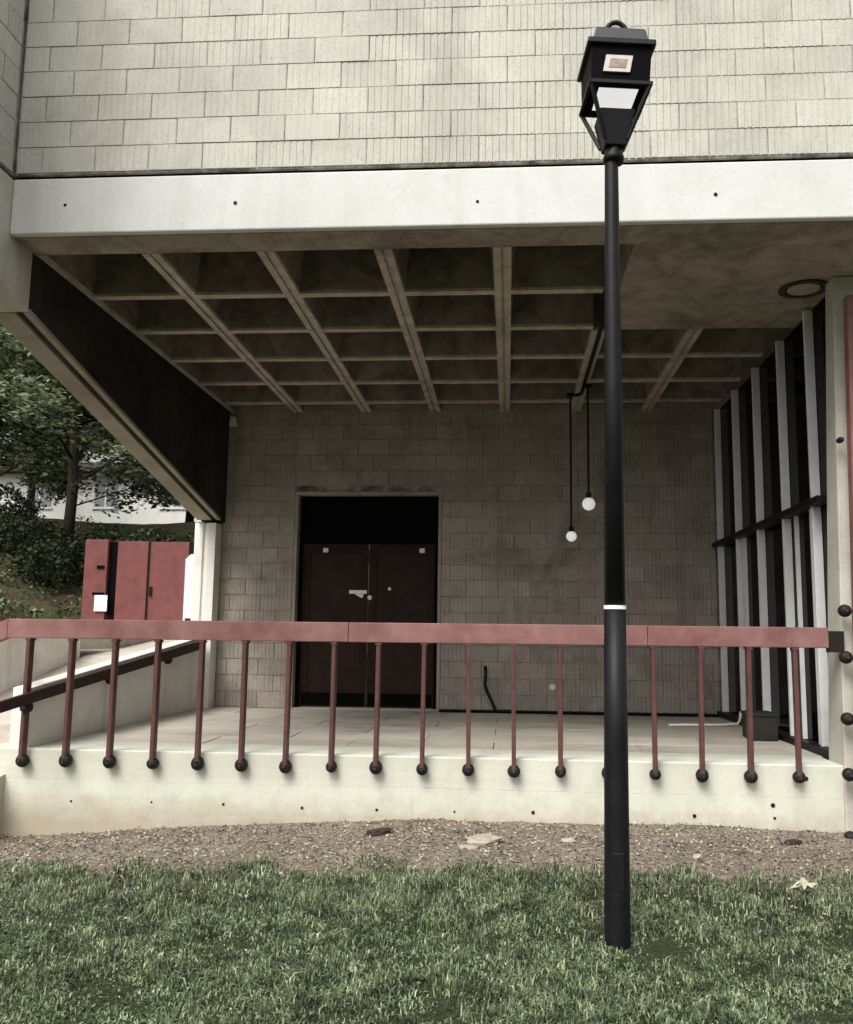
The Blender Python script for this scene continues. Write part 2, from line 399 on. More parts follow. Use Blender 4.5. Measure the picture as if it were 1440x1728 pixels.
# edge wall with two shallow board grooves
prof = [(0.0, -0.008), (0.008, 0.0), (0.55, 0.0), (0.55, -1.0), (0.0, -1.0), (0.0, -0.242), (0.0025, -0.240), (0.0, -0.238)]
MB().prism(prof, 'x', -4.2, 2.505).build('edge_wall', MT['slab'], terrace)
hole = MB().lathe([(0.0165, 0.0), (0.0165, -0.006), (0.010, -0.0075), (0.010, -0.002)], n=10, axis='y').mesh('tie_hole', MT['knob'])
for x in [-3.447, -2.794, -2.219, -1.595, -1.011, -0.41, 0.19, 0.80, 1.40, 1.99]:
    o = link('tie_hole', hole, terrace); o.location = (x, 0.0, -0.395 + rnd.uniform(-.012, .012)); q = rnd.uniform(.45, .9); o.scale = (q, .7, q)
o = link('tie_hole', hole, terrace); o.location = (2.23, 0, -0.10)
o = link('tie_hole', hole, terrace); o.location = (1.98, 0, -0.30)
# floor slabs with joints
MB().box(-3.84, XR, 0.56, YB + 0.2, -0.3, -0.012).build('floor_bed', MT['dark_mortar'], terrace)
fl = {}
for j, (y0, y1) in enumerate([(0.556, 1.12), (1.128, 1.70), (1.708, 2.35), (2.358, 2.92), (2.928, 3.55), (3.558, YB - .01)]):
    x = -3.84 - (0.62 if j % 2 else 0)
    while x < 2.5:
        a, c = max(x, -3.835), min(x + 1.232, 2.56)
        if c - a > .05:
            MB().box(a, c, y0, y1, -0.10, rnd.uniform(-0.004, 0.0)).build('floor_slab', MT['floor'], terrace, bevel=0.004)
        x += 1.24

# ------------------------------------------------------------------ the building
bld = thing('concrete_building', 'brutalist concrete building with ribbed block wall over a coffered open porch', 'building')

mesh_cache = {}
def block_mesh(w, h, mat, key, d=0.0065):
    kk = (round(w, 3), round(h, 3), key, d)
    if kk in mesh_cache: return mesh_cache[kk]
    n = max(1, round(w / 0.0509)); p = w / n; g = 0.0058
    prof = []
    for i in range(n):
        x = i * p
        prof += [(x + (0 if i == 0 else g), d if i else 0.004), (x + g + 0.004, 0.0), (x + p - g - 0.004, 0.0), (x + p - (0 if i == n - 1 else g), d if i < n - 1 else 0.004)]
    m_ = len(prof)
    b = MB()
    vs = [(x, y, 0) for x, y in prof] + [(w, 0.09, 0), (0, 0.09, 0)] + [(x, y, h) for x, y in prof] + [(w, 0.09, h), (0, 0.09, h)]
    t = m_ + 2
    fs = [(i, i + 1, t + i + 1, t + i) for i in range(m_ + 1)] + [(m_ + 1, 0, t, t + m_ + 1)] + [tuple(range(t))[::-1], tuple(range(t, 2 * t))]
    b.add(vs, fs)
    mesh_cache[kk] = b.mesh('block', mat)
    return mesh_cache[kk]

def lay_blocks(parent, x0, x1, z0, z1, joint_x, y, mat, key, holes=(), course=0.2033, L=0.407, rot=None, org=None, zbase=None):
    k0 = 0; z = z0 if zbase is None else zbase
    row = 0
    while z < z1 - 0.02:
        off = joint_x + (L / 2 if row % 2 else 0)
        x = off - math.ceil((off - x0) / L) * L
        while x < x1 - 0.01:
            segs = [(max(x, x0), min(x + L, x1))]
            top = min(z + course, z1)
            for hx0, hx1, hz0, hz1 in holes:
                out = []
                for a, c in segs:
                    if top <= hz0 + .01 or z >= hz1 - 0.03 or c <= hx0 or a >= hx1: out.append((a, c))
                    else:
                        if a < hx0 - 0.03: out.append((a, hx0))
                        if c > hx1 + 0.03: out.append((hx1, c))
                segs = out
            for a, c in segs:
                w = c - a - 0.008
                if w < 0.03: continue
                me_ = block_mesh(w, top - z - 0.008, mat, key, rnd.choice([0.002, 0.0035, 0.005]) if key == 'b' else rnd.choice([0.0015, 0.0025, 0.004]) if rot is not None or a < -1.2 else rnd.choice([0.003, 0.005, 0.007]) if a < .1 else rnd.choice([0.007, 0.0085]))
                o = link('block', me_, parent)
                jy = rnd.uniform(-0.003, 0.003)
                if rot is None: o.location = (a + 0.004, y + jy, z + 0.004)
                else:
                    o.rotation_euler = (0, 0, rot); o.location = (org[0] + jy, org[1] + a + 0.004, z + 0.004)
            x += L
        z += course; row += 1

# upper wall of ribbed blocks
UW = MB().box(XL, 5.0, YF + 0.0215, YF + 0.30, 4.30, 7.2).build('upper_wall', MT['mortar'], bld)
lay_blocks(UW, XL + 0.006, 4.9, 4.306, 6.10, -3.068, YF + 0.010, MT['block'], 'u')
# wing wall coming forward at the left
prof = [(-2.9, 3.80), (YF + 0.0, 3.430), (-0.74, 3.352), (-0.74, 4.256), (-2.9, 4.256)]
MB().prism(prof, 'x', -3.98, XL).build('wing_wall_base', MT['pale'], bld, bevel=0.01)
WW = MB().box(-3.98, XL - 0.0235, -2.9, YF + 0.29, 4.30, 7.2).build('wing_wall', MT['mortar'], bld)
lay_blocks(WW, -2.9, YF + 0.004, 4.306, 6.10, YF - 0.407, 0, MT['block'], 'u', rot=R(90), org=(XL - 0.012, 0))
MB().box(XL + 0.002, 4.9, YF + 0.06, YF + 0.3, 4.257, 4.2995).build('shadow_gap', MT['void'], bld)
MB().box(-3.97, XL - 0.05, -2.88, YF + 0.28, 4.257, 4.2995).build('shadow_gap', MT['void'], bld)
# fascia beam
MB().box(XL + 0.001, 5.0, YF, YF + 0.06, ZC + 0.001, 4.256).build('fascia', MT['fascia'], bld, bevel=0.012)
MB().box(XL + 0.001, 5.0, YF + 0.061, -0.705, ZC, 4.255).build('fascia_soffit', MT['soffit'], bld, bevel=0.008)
for x, z in [(-3.266, 4.043), (-1.987, 4.03), (-0.227, 4.0), (1.439, 4.013), (3.1, 4.01)]:
    o = link('tie_hole', hole, bld); o.location = (x, YF, z); q = rnd.uniform(.6, .95); o.scale = (q, .7, q)
# body of the building above and behind, so that no light leaks in
MB().box(-3.98, 5.0, YF + 0.301, 12.0, 4.30, 7.2).build('upper_storey', MT['soffit'], bld)
MB().box(-3.98, 5.0, YF + 0.05, 12.0, 7.2, 7.45).build('roof', MT['pale'], bld)
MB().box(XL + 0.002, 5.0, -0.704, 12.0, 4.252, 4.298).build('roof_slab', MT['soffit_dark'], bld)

# coffered ceiling; rib webs and top plate carry painted-in shade
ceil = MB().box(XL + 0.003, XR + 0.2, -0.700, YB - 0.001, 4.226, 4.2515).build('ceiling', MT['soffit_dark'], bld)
RX = [-2.767 + 0.9048 * i for i in range(-1, 7)]
RY = [-0.705 + 0.9229 * i for i in range(1, 6)]
ybk = YB - 0.004
ZE = ZC + 0.028
for i, x in enumerate(RX[:7]):
    hb, ht = 0.068, 0.115
    y0 = -0.703 if i < 5 else 1.205
    if i == 0:
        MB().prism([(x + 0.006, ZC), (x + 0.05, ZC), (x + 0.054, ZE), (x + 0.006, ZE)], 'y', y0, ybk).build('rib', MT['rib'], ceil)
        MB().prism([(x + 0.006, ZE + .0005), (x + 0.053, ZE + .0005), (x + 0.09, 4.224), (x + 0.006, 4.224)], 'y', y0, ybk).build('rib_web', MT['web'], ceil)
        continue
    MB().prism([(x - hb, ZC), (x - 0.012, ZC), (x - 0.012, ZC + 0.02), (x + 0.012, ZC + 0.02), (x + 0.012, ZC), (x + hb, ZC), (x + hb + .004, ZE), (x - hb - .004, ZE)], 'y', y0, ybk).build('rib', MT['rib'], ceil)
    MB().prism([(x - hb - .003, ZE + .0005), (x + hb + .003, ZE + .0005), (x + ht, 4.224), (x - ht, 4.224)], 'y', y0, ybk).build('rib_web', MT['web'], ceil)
for j, y in enumerate(RY):
    for i in range(len(RX) - 1):
        if i >= 5 and j < 2: continue
        xa, xb = RX[i] + (0.05 if i == 0 else 0.062), RX[i + 1] - 0.062
        xb = min(xb, XR + 0.1)
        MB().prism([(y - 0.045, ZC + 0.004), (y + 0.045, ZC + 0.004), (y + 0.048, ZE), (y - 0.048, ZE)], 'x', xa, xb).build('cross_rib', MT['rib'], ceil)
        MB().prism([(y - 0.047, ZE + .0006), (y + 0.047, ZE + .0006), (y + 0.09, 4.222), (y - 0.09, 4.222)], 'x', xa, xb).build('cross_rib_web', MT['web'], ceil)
# solid part of the soffit at the right front, with a plank-formed lower layer
MB().box(0.925, 4.9, -0.703, 1.203, ZC + 0.003, 4.224).build('solid_soffit', MT['soffit'], ceil)
# side beam, porch shade painted in as near-black, with pale trims at its sloping underside
def bz(y): return 3.2 - 0.205 * y
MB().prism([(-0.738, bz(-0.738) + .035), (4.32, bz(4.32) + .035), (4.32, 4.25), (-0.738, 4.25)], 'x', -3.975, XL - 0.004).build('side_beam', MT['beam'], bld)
def strip(xa, xb, dz0, dz1, mat, nm):
    MB().prism([(-0.736, bz(-0.736) + dz0), (4.1, bz(4.1) + dz0), (4.1, bz(4.1) + dz1), (-0.736, bz(-0.736) + dz1)], 'x', xa, xb).build(nm, mat, bld)
strip(-3.725, XL + 0.004, 0.0, 0.033, MT['trim'], 'beam_trim')
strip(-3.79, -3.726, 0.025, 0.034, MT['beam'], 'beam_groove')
strip(-3.978, -3.791, 0.0, 0.033, MT['trim'], 'beam_trim')
# column at the back left
MB().prism([(-4.01, 4.12), (-3.90, 4.12), (-3.885, 4.15), (-3.855, 4.15), (-3.84, 4.12), (-3.735, 4.12), (-3.735, 4.40), (-4.01, 4.40)], 'z', -0.3, bz(4.25)).build('column', MT['rampwall'], bld, bevel=0.006)
# small flood light high in the left corner
fl_ = thing('flood_light', 'small white flood light high in the left porch corner', 'light', (-3.60, 4.22, 3.66))
MB().prism([(-0.05, -0.045), (0.05, -0.045), (0.035, 0.075), (-0.035, 0.075)], 'y', -0.035, 0.03).build('housing', MT['white'], fl_, bevel=0.008)
MB().box(-0.02, 0.02, 0.03, 0.124, -0.01, 0.04).build('bracket', MT['black'], fl_)

# back wall
DX0, DX1, DZ, DL = -2.73, -0.899, 2.727, 2.10
BW = MB()
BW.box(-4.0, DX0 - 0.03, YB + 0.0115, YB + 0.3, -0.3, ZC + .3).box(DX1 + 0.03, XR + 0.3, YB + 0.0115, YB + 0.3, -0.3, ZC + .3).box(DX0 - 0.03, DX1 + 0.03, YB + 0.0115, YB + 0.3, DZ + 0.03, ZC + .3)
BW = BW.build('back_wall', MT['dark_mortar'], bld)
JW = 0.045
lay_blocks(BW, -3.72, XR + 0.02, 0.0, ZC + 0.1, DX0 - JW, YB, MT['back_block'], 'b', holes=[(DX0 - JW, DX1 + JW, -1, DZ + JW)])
# pale jambs and lintel round the door
MB().box(DX0 - JW + .003, DX0, YB - 0.004, YB + 0.25, 0.0, DZ).build('door_jamb', MT['trim'], bld, bevel=0.004)
MB().box(DX1, DX1 + JW - .003, YB - 0.004, YB + 0.25, 0.0, DZ).build('door_jamb', MT['trim'], bld, bevel=0.004)
MB().box(DX0 - JW + .003, DX1 + JW - .003, YB - 0.004, YB + 0.25, DZ + .001, DZ + JW - .003).build('door_lintel', MT['back_block'], bld, bevel=0.004)
# the double door
yd = YB + 0.14
door = MB().box(DX0, DX0 + 0.05, yd, yd + 0.1, 0.0, DZ).box(DX1 - 0.05, DX1, yd, yd + 0.1, 0.0, DZ).box(DX0 + 0.05, DX1 - 0.05, yd, yd + 0.1, DZ - 0.05, DZ).box(DX0 + .05, DX1 - .05, yd, yd + .1, DL, DL + .06).build('double_door', MT['void'], bld)
MB().box(DX0 + .05, DX1 - .05, yd + .03, yd + .06, DL + .06, DZ - .05).build('transom_panel', MT['void'], door)
xm = (DX0 + DX1) / 2
for sgn in (0, 1):
    a, c = (DX0 + .055, xm - .004) if sgn == 0 else (xm + .004, DX1 - .055)
    w = 0.10
    lf = MB().box(a, a + w, yd + .02, yd + .065, .01, DL - .005).box(c - w, c, yd + .02, yd + .065, .01, DL - .005)
    for z0, z1 in ((.01, .20), (.92, 1.06), (DL - .12, DL - .005)): lf.box(a + w, c - w, yd + .02, yd + .065, z0, z1)
    lf.build('door_leaf', MT['door'], door)
    MB().box(a + w, c - w, yd + .035, yd + .05, 1.06, DL - .12).build('upper_panel', MT['door_panel'], door)
    lp = MB()
    lp.box(a + w, c - w, yd + .036, yd + .05, .20, .92).box(a + w + .05, c - w - .05, yd + .030, yd + .0355, .26, .86)
    lp.build('lower_panel', MT['door_panel'], door)
    MB().box(a + .02, c - .02, yd + .013, yd + .0195, .03, .19).build('kick_plate', MT['void'], door)
    for zz in (.25, 1.05, 1.85): MB().lathe([(.011, -.05), (.011, .05)], (a + .004 if sgn == 0 else c - .004, yd + .012, zz), 8).build('hinge', MT['knob'], door)
    MB().box(a + .14, c - .14, yd - .02, yd + .002, .975, 1.005).build('push_bar', MT['knob'], door)
    xc = a + .30 if sgn == 0 else c - .16
    MB().box(xc - .035, xc + .035, yd - .035, yd + .019, DL - .115, DL - .055).build('door_closer', MT['white'], door, bevel=.008)
    MB().lathe([(.03, 0), (.03, -.012), (.012, -.014), (.012, -.05), (.028, -.055), (.024, -.075)], (xm + (-.055 if sgn == 0 else .055), yd + .02, 1.0 if sgn else 1.03), 14, 'y').build('door_knob', MT['alu'], door, True)
MB().box(-2.06, -1.83, yd + .012, yd + .019, 1.455, 1.50).build('notice', MT['paper'], door)
MB().prism([(-1.99, 1.452), (-1.87, 1.452), (-1.885, 1.40), (-1.92, 1.41)], 'y', yd + .012, yd + .019).build('notice', MT['paper'], door)
MB().lathe([(.022, 0), (.022, -.01), (.012, -.018)], (-1.535, yd + .02, 1.52), 12, 'y').build('lock_cylinder', MT['alu'], door)
MB().lathe([(.03, 0), (.03, -.01), (.016, -.02)], (-1.79, yd + .02, 1.405), 12, 'y').build('lock_cylinder', MT['white'], door)
MB().box(DX0 + .001, DX1 - .001, YB - .01, yd + .02, -.2, 0.006).build('threshold', MT['floor'], door)

# glazed wall on the right
gw = MB().box(XR + .14, XR + .2, 0.38, YB, 0.0, 3.81).build('window_wall', MT['void'], bld)
MY = [YB + .02, 4.22, 3.31, 2.42, 1.53, 0.70, 0.38]
for ya, yb_ in zip(MY, MY[1:]):
    for za, zb in ((.05, 2.07), (2.11, 3.81)):
        MB().box(XR + 0.09, XR + 0.11, yb_ + .004, ya - .004, za, zb).build('pane', MT['glass'], gw)
for y, w_ in ((3.16, .014), (1.66, .022), (0.86, .018), (1.30, .010)):
    MB().box(XR + 0.05, XR + 0.0885, y - w_, y + w_, 0.06, 2.06).build('mullion_reflection', MT['alu'], gw)  # pale strips standing in for mullion reflections in the glass
for y in [4.22, 3.31, 2.42, 1.53, 0.70]:
    MB().prism([(XR + 0.012, y - .022), (XR + 0.088, y - .022), (XR + 0.088, y + .022), (XR + 0.012, y + .022)], 'z', 0.06, 3.80).build('mullion', MT['alu'], gw, bevel=.004)
MB().box(XR - .035, XR + .088, 0.405, YB - .02, 2.06, 2.115).build('transom', MT['black'], gw)
MB().box(XR - .03, XR + .12, 0.405, YB - .01, -0.02, 0.058).build('sill', MT['black'], gw)
# right column and what lies beyond it
MB().add([(2.485, -.03, -1.0), (2.80, -.03, -1.0), (2.80, .36, -1.0), (2.485, .36, -1.0), (2.585, -.03, ZC + .002), (2.80, -.03, ZC + .002), (2.80, .14, ZC + .002), (2.585, .14, ZC + .002)],
         [(0, 3, 2, 1), (4, 5, 6, 7), (0, 1, 5, 4), (1, 2, 6, 5), (2, 3, 7, 6), (3, 0, 4, 7)]).build('column', MT['pale'], bld, bevel=.01)
MB().box(2.80, 5.0, 0.25, 0.55, -1.0, ZC + .002).build('side_wall', MT['pale'], bld)
cap = MB().lathe([(0.13, 0), (0.13, -.010), (0.11, -.016), (0.06, -.018)], (2.44, 0.22, ZC - .0), 28).build('recessed_light', MT['trim'], bld)
MB().lathe([(0.20, 0.0), (0.202, -.01), (0.146, -.012), (0.144, 0.0)], (2.44, 0.22, ZC + .001), 28).build('light_rim', MT['soffit_dark'], cap, True)

# ------------------------------------------------------------------ objects on the terrace
# railing
rail = thing('terrace_railing', 'long dusty red steel railing with round black anchors along the terrace edge', 'railing', (0, 0, 0))
for xa, xb in ((-4.02, -1.252), (-1.249, 1.062), (1.065, 2.41)):
    MB().box(xa, xb, -0.098, -0.022, 0.872 + rnd.uniform(-.001, .001), 1.026).build('handrail', MT['red'], rail, bevel=.006)
MB().prism([(-4.02, 0.872), (-4.02, 1.026), (-4.55, 0.80), (-4.55, 0.646)], 'y', -0.099, -0.021).build('handrail', MT['red'], rail, bevel=.008)
MB().box(2.405, 2.53, -0.075, -0.040, 0.84, 1.0).build('end_bracket', MT['knob'], rail)
bar = MB().prism([(-.016, .032), (-.010, .036), (.010, .036), (.016, .032), (.016, -.032), (.010, -.036), (-.010, -.036), (-.016, -.032)], 'z', -0.10, 0.873).mesh('baluster', MT['red_bar'])
knob = MB().lathe([(.020, .04), (.034, .036), (.046, .016), (.049, -.004), (.046, -.022), (.036, -.04), (.018, -.048)], n=16, axis='y').mesh('anchor', MT['knob'], True)
boltm = MB().lathe([(.011, 0), (.011, -.012)], n=6, axis='y').mesh('bolt', MT['lampcap'])
weldm = MB().prism([(-.024, .04), (.024, .04), (.024, -.04), (-.024, -.04)], 'z', -.012, .004).mesh('weld', MT['red_bar'])
for i in range(18):
    o = link('baluster', bar, rail); o.location = (-3.838 + 0.353 * i + rnd.uniform(-.004, .004), -0.060, 0)
    o.rotation_euler = (rnd.uniform(-.006, .006), rnd.uniform(-.008, .008), rnd.uniform(-.08, .08)); q = rnd.uniform(.88, 1.1)
    wl = link('weld', weldm, o); wl.location = (0, 0, .866)
    kb = link('anchor', knob, o); kb.location = (0, 0.012, -0.085 + rnd.uniform(-.006, .006)); kb.scale = (q, 1, q * rnd.uniform(.92, 1.1))
    bo = link('bolt', boltm, o); bo.location = (0, -0.034, -0.085)

# low sloping wall beside the ramp, with its dark rail
tz = lambda y: 0.475 + 0.098 * y
rw = thing('ramp_wall', 'stained white concrete low wall with sloping top between terrace and ramp', 'wall')
MB().prism([(0.012, tz(0.012)), (4.118, tz(4.118)), (4.118, -0.3), (0.012, -0.3)], 'x', -3.998, -3.845).build('wall_body', MT['rampwall'], rw, bevel=.008)
rr = thing('ramp_handrail', 'dark red flat rail on round anchors along the sloping low wall', 'handrail')
MB().prism([(-0.9, tz(-.9) - .10), (4.0, tz(4.0) - .13), (4.0, tz(4.0) - .02), (-0.9, tz(-.9) - .02)], 'x', -3.812, -3.775).build('rail', MT['red_dark'], rr)
for y in (-0.1, 1.42, 2.9):
    kb = link('anchor', knob, rr); kb.rotation_euler = (0, 0, R(-90)); kb.location = (-3.81, y, tz(y) - .135)
# outer wall of the ramp
ow = thing('outer_ramp_wall', 'pale outer ramp wall seen behind the leftmost balusters', 'wall')
for q, (y0, y1) in enumerate([(-2.6, -.32), (-.30, 1.28), (1.30, 2.88), (2.90, 4.19)]):
    MB().prism([(y0, .99 - max(0, 2 - y0) * .1), (y1, .99 - max(0, 2 - y1) * .1), (y1, -.9), (y0, -.9)], 'x', -5.60, -5.455).build('wall_panel', MT['rampwall'], ow, bevel=.006)

# globes hanging on cords, and the conduit on the rib
cd = MB().tube([(0.86, 0.3, ZC - .022), (0.86, 3.42, ZC - .022), (0.80, 3.5, ZC - .022)], .02, 8)
tag(cd.build('conduit', MT['black']), 'black conduit running along the underside of a ceiling rib', 'conduit')
def pendant(x, y, z, r, lab):
    t = thing('globe_pendant', lab, 'pendant lamp', (x, y, z), 'globe lamps hanging under the porch')
    MB().lathe([(.05, ZC - z - .001), (.05, ZC - z - .03), (.012, ZC - z - .035)], n=14).build('canopy', MT['black'], t)
    MB().tube([(0, 0, r), (0, 0, ZC - z - .03)], .012, 8).build('cord', MT['black'], t)
    MB().lathe([(.03, r * .8), (.03, r + .05), (.014, r + .06)], n=12).build('socket', MT['black'], t)
    MB().lathe([(r * math.sin(a) + 1e-4, -r * math.cos(a)) for a in np.linspace(0, math.pi, 13)], n=20).build('globe', MT['globe'], t, True)
pendant(0.735, 3.5, 2.104, .062, 'lower white glass globe on a long black cord left of the lamp post')
pendant(0.905, 3.1, 2.43, .074, 'higher white glass globe on a shorter cord beside the lamp post')
# bits on and at the back wall
t = thing('wall_outlet', 'small round white outlet low on the block wall', 'outlet', (0.549, YB - .006, 0.31))
MB().lathe([(.042, .006), (.042, -.012), (.03, -.02), (.012, -.022)], n=16, axis='y').build('cover', MT['white'], t)
MB().lathe([(.010, -.021), (.010, -.03)], n=8, axis='y').build('spigot', MT['alu'], t)
hs_ = MB().tube([(-.285, 4.24, .56), (-.28, 4.23, .45), (-.29, 4.22, .34), (-.265, 4.22, .26), (-.215, 4.21, .16), (-.17, 4.2, .06), (-.14, 4.19, .02), (-.02, 4.18, .02), (.06, 4.2, .02)], .022, 8)
tag(hs_.build('bent_pipe', MT['black'], smooth=True), 'bent black pipe stub rising from the floor at the block wall', 'pipe')
pl_ = thing('floor_drain', 'dark trench drain along the foot of the block wall', 'drain', (0, 0, 0))
MB().box(-.85, 2.52, 4.13, 4.335, 0.002, 0.022).build('grate', MT['void'], pl_)
for q in range(28): MB().box(-.80 + q * .118, -.77 + q * .118, 4.135, 4.33, .0225, .028).build('grate_bar', MT['knob'], pl_)
wp = MB().tube([(2.50, 3.0, .16), (2.48, 2.98, .06), (2.45, 2.96, .03), (2.3, 2.92, .022), (1.70, 2.80, .02)], .012, 8)
tag(wp.build('white_conduit', MT['alu'], smooth=True), 'thin pale pipe lying along the floor by the glazed wall', 'pipe')
bx = thing('floor_box', 'low dark brown box standing on the floor before the black glass', 'box', (2.36, 1.75, 0))
MB().box(-.11, .13, -.16, .2, .004, .22).build('body', MT['beam'], bx, bevel=.01)
MB().box(-.12, .14, -.17, .21, .221, .25).build('lid', MT['beam'], bx, bevel=.006)
# red downpipe on its stand-offs at the right column
dp = thing('red_downpipe', 'tall dusty red steel pipe on black stand-offs at the right column', 'pipe', (2.585, -.16, 0)); dp.rotation_euler = (0, R(1.15), 0)
MB().prism([(-.025, -.05), (.055, -.05), (.06, -.045), (.06, .035), (.055, .04), (-.025, .04), (-.03, .035), (-.03, -.045)], 'z', -.62, 3.60).build('pipe', MT['red'], dp)
for z in (2.46, 1.15, .804, .353, -.048, -.496):
    s_ = link('standoff', knob, dp); s_.location = (-.085, 0.03, z)
    if z > 2: s_.scale = (.5, 1, .5)
    bo = link('bolt', boltm, s_); bo.location = (0, -.046, 0)

# ------------------------------------------------------------------ the lamp post
LX, LY = 0.536, -2.47
LZ = gz(LX, LY) - 0.01
lp = thing('street_lamp', 'tall black tapered lamp post with square lantern standing in the grass', 'street lamp', (LX, LY, LZ)); lp.rotation_euler = (0, .0055, 0)
MB().lathe([(.0645, -.3), (.0645, 0.0), (.060, 1.0), (.0555, 1.648)], n=24).build('lower_post', MT['black'], lp, True)
MB().lathe([(.0575, 1.649), (.0575, 1.668)], n=24).build('joint_ring', MT['alu'], lp)
MB().lathe([(.0545, 1.669), (.046, 2.9), (.037, 4.08), (.036, 4.115)], n=24).build('upper_post', MT['black'], lp, True)
MB().box(-.028, .028, -.0635, -.05, .28, .46).build('access_cover', MT['black'], lp, bevel=.004)
H0 = 4.115
tilt = thing('lantern', None, None); tilt.parent = lp; tilt.location = (0.012, 0, H0); tilt.rotation_euler = (0, R(1.5), R(5)); tilt.scale = (1.03, 1.03, .955)
def frus(b, a0, z0, a1, z1):
    b.add([(-a0, -a0, z0), (a0, -a0, z0), (a0, a0, z0), (-a0, a0, z0), (-a1, -a1, z1), (a1, -a1, z1), (a1, a1, z1), (-a1, a1, z1)],
          [(0, 3, 2, 1), (4, 5, 6, 7), (0, 1, 5, 4), (1, 2, 6, 5), (2, 3, 7, 6), (3, 0, 4, 7)]); return b
MB().lathe([(.052, -.03), (.056, .0), (.046, .03), (.05, .055)], n=20).build('collar', MT['black'], tilt, True)
frus(MB(), .056, .05, .094, .25).build('cup', MT['black'], tilt, bevel=.006)
b = MB()
for sx_ in (-1, 1):
    for sy_ in (-1, 1):
        b = MB().tube([(sx_ * .060, sy_ * .060, .085), (sx_ * .158, sy_ * .158, .37)], .012, 6)
        b.build('corner_strut', MT['black'], tilt)
sh = MB()
frus(sh, .153, .372, .160, .585); sh.build('shield', MT['void'], tilt, bevel=.004)
frus(MB(), .149, .3615, .149, .3717).build('shield_base', MT['void'], tilt)
b = MB()
for q in range(4):
    c_, s_ = math.cos(q * math.pi / 2), math.sin(q * math.pi / 2)
    b.add([(c_ * x - s_ * y, s_ * x + c_ * y, z) for z in (.352, .372) for x, y in ((-.166, -.166), (.166, -.166), (.150, -.150), (-.150, -.150))], [(0, 1, 2, 3), (4, 7, 6, 5), (0, 4, 5, 1), (2, 6, 7, 3)])
b.build('shield_flange', MT['black'], tilt)
frus(MB(), .104, .358, .104, .3712).build('glow_panel', MT['glow_panel'], tilt)  # guessed panel; its added glow stands in for the bright gap
MB().prism([(-.095, .42), (.045, .42), (.06, .52), (-.08, .52)], 'y', -.166, -.150).build('lens', MT['lens'], tilt)
MB().prism([(-.067, .443), (.022, .443), (.032, .497), (-.057, .497)], 'y', -.168, -.164).build('lens_inner', MT['soffit'], tilt)
frus(MB(), .180, .585, .178, .62).build('brim', MT['black'], tilt, bevel=.005)
rf_ = frus(MB(), .150, .62, .132, .715); frus(rf_, .132, .7155, .07, .745)
rf_.build('cap', MT['lampcap'], tilt, bevel=.006)
MB().tube([(.06 * math.cos(a), 0, .765 + .085 * math.sin(a)) for a in np.linspace(-.25, math.pi + .25, 11)], .014, 8).build('finial_loop', MT['black'], tilt, True)

# ------------------------------------------------------------------ beyond the ramp
cb = thing('red_cabinet', 'red metal double-door cabinet standing behind the ramp', 'cabinet', (-5.7, 7.0, .95))
MB().box(-.58, .60, .03, .45, 0, 1.43).build('carcass', MT['red_dark'], cb)
MB().box(-.58, -.075, 0, .028, .05, 1.425).build('door', MT['red_box'], cb, bevel=.006)
d2 = MB().box(-.03, .595, 0, .028, .05, 1.415).build('door', MT['red_box'], cb, bevel=.006)
MB().box(-.02, .02, -.03, -.001, .55, .7).build('handle', MT['black'], d2)
MB().prism([(-.12, 1.43), (.02, 1.43), (.05, 1.50), (-.07, 1.50)], 'y', .04, .2).build('lifting_lug', MT['black'], cb)
tb = thing('red_meter_box', 'narrow red metal box with white notice left of the red cabinet', 'cabinet', (-6.62, 6.95, .95))
MB().box(-.19, .19, .02, .4, 0, 1.45).build('body', MT['red_box'], tb, bevel=.008)
MB().box(.03, .15, .0, .0195, .98, 1.03).build('slot', MT['void'], tb)
MB().box(-.02, .17, .0, .0195, .56, .60).build('slot', MT['void'], tb)
MB().box(.19, .33, .1, .4, .25, 1.42).build('gap_block', MT['void'], tb)  # black block filling the gap towards the cabinet
MB().box(.03, .24, -.012, -.002, .30, .555).build('notice', MT['paper'], tb)
wp_ = thing('white_bollard', 'short white concrete post right of the red cabinet', 'post', (-5.03, 6.95, .95))
MB().prism([(-.07, -.08), (.07, -.08), (.085, -.06), (.085, .1), (-.085, .1), (-.085, -.06)], 'z', 0, 1.12).add([(-.085, -.08, 1.121), (.085, -.08, 1.121), (.085, .1, 1.121), (-.085, .1, 1.121), (-.02, 0, 1.22), (.03, 0, 1.22)],
    [(0, 1, 5, 4), (1, 2, 5), (2, 3, 4, 5), (3, 0, 4), (0, 3, 2, 1)]).build('shaft', MT['white'], wp_)
MB().box(-.03, .05, -.12, -.081, .1, .2).build('lamp_box', MT['black'], wp_)

def leaves(name, pts, size, mat, parent, flat=0.5, kind=None):
    """diamond leaves at the given points (numpy n x 3)"""
    pts = np.asarray(pts); n = len(pts)
    a = rng.uniform(0, 2 * np.pi, n)
    u = np.stack([np.cos(a), np.sin(a), rng.normal(0, flat, n)], 1); u /= np.linalg.norm(u, axis=1, keepdims=True)
    w = rng.normal(0, 1, (n, 3)) * np.array([flat, flat, 1.0]); w[:, 2] = np.abs(w[:, 2]) + .2
    v = np.cross(w, u); v /= np.linalg.norm(v, axis=1, keepdims=True) + 1e-9
    s = size * rng.uniform(.6, 1.35, (n, 1))
    nn = np.cross(u, v)
    V = np.stack([pts - u * s * .5, pts + v * s * .27 + nn * s * .06, pts + u * s * .5, pts - v * s * .27 + nn * s * .06], 1).reshape(-1, 3)
    F = np.arange(4 * n).reshape(-1, 4)
    o = link(name, raw_mesh(name, V, F, mat, 4), parent)
    if kind: o['kind'] = kind
    return o

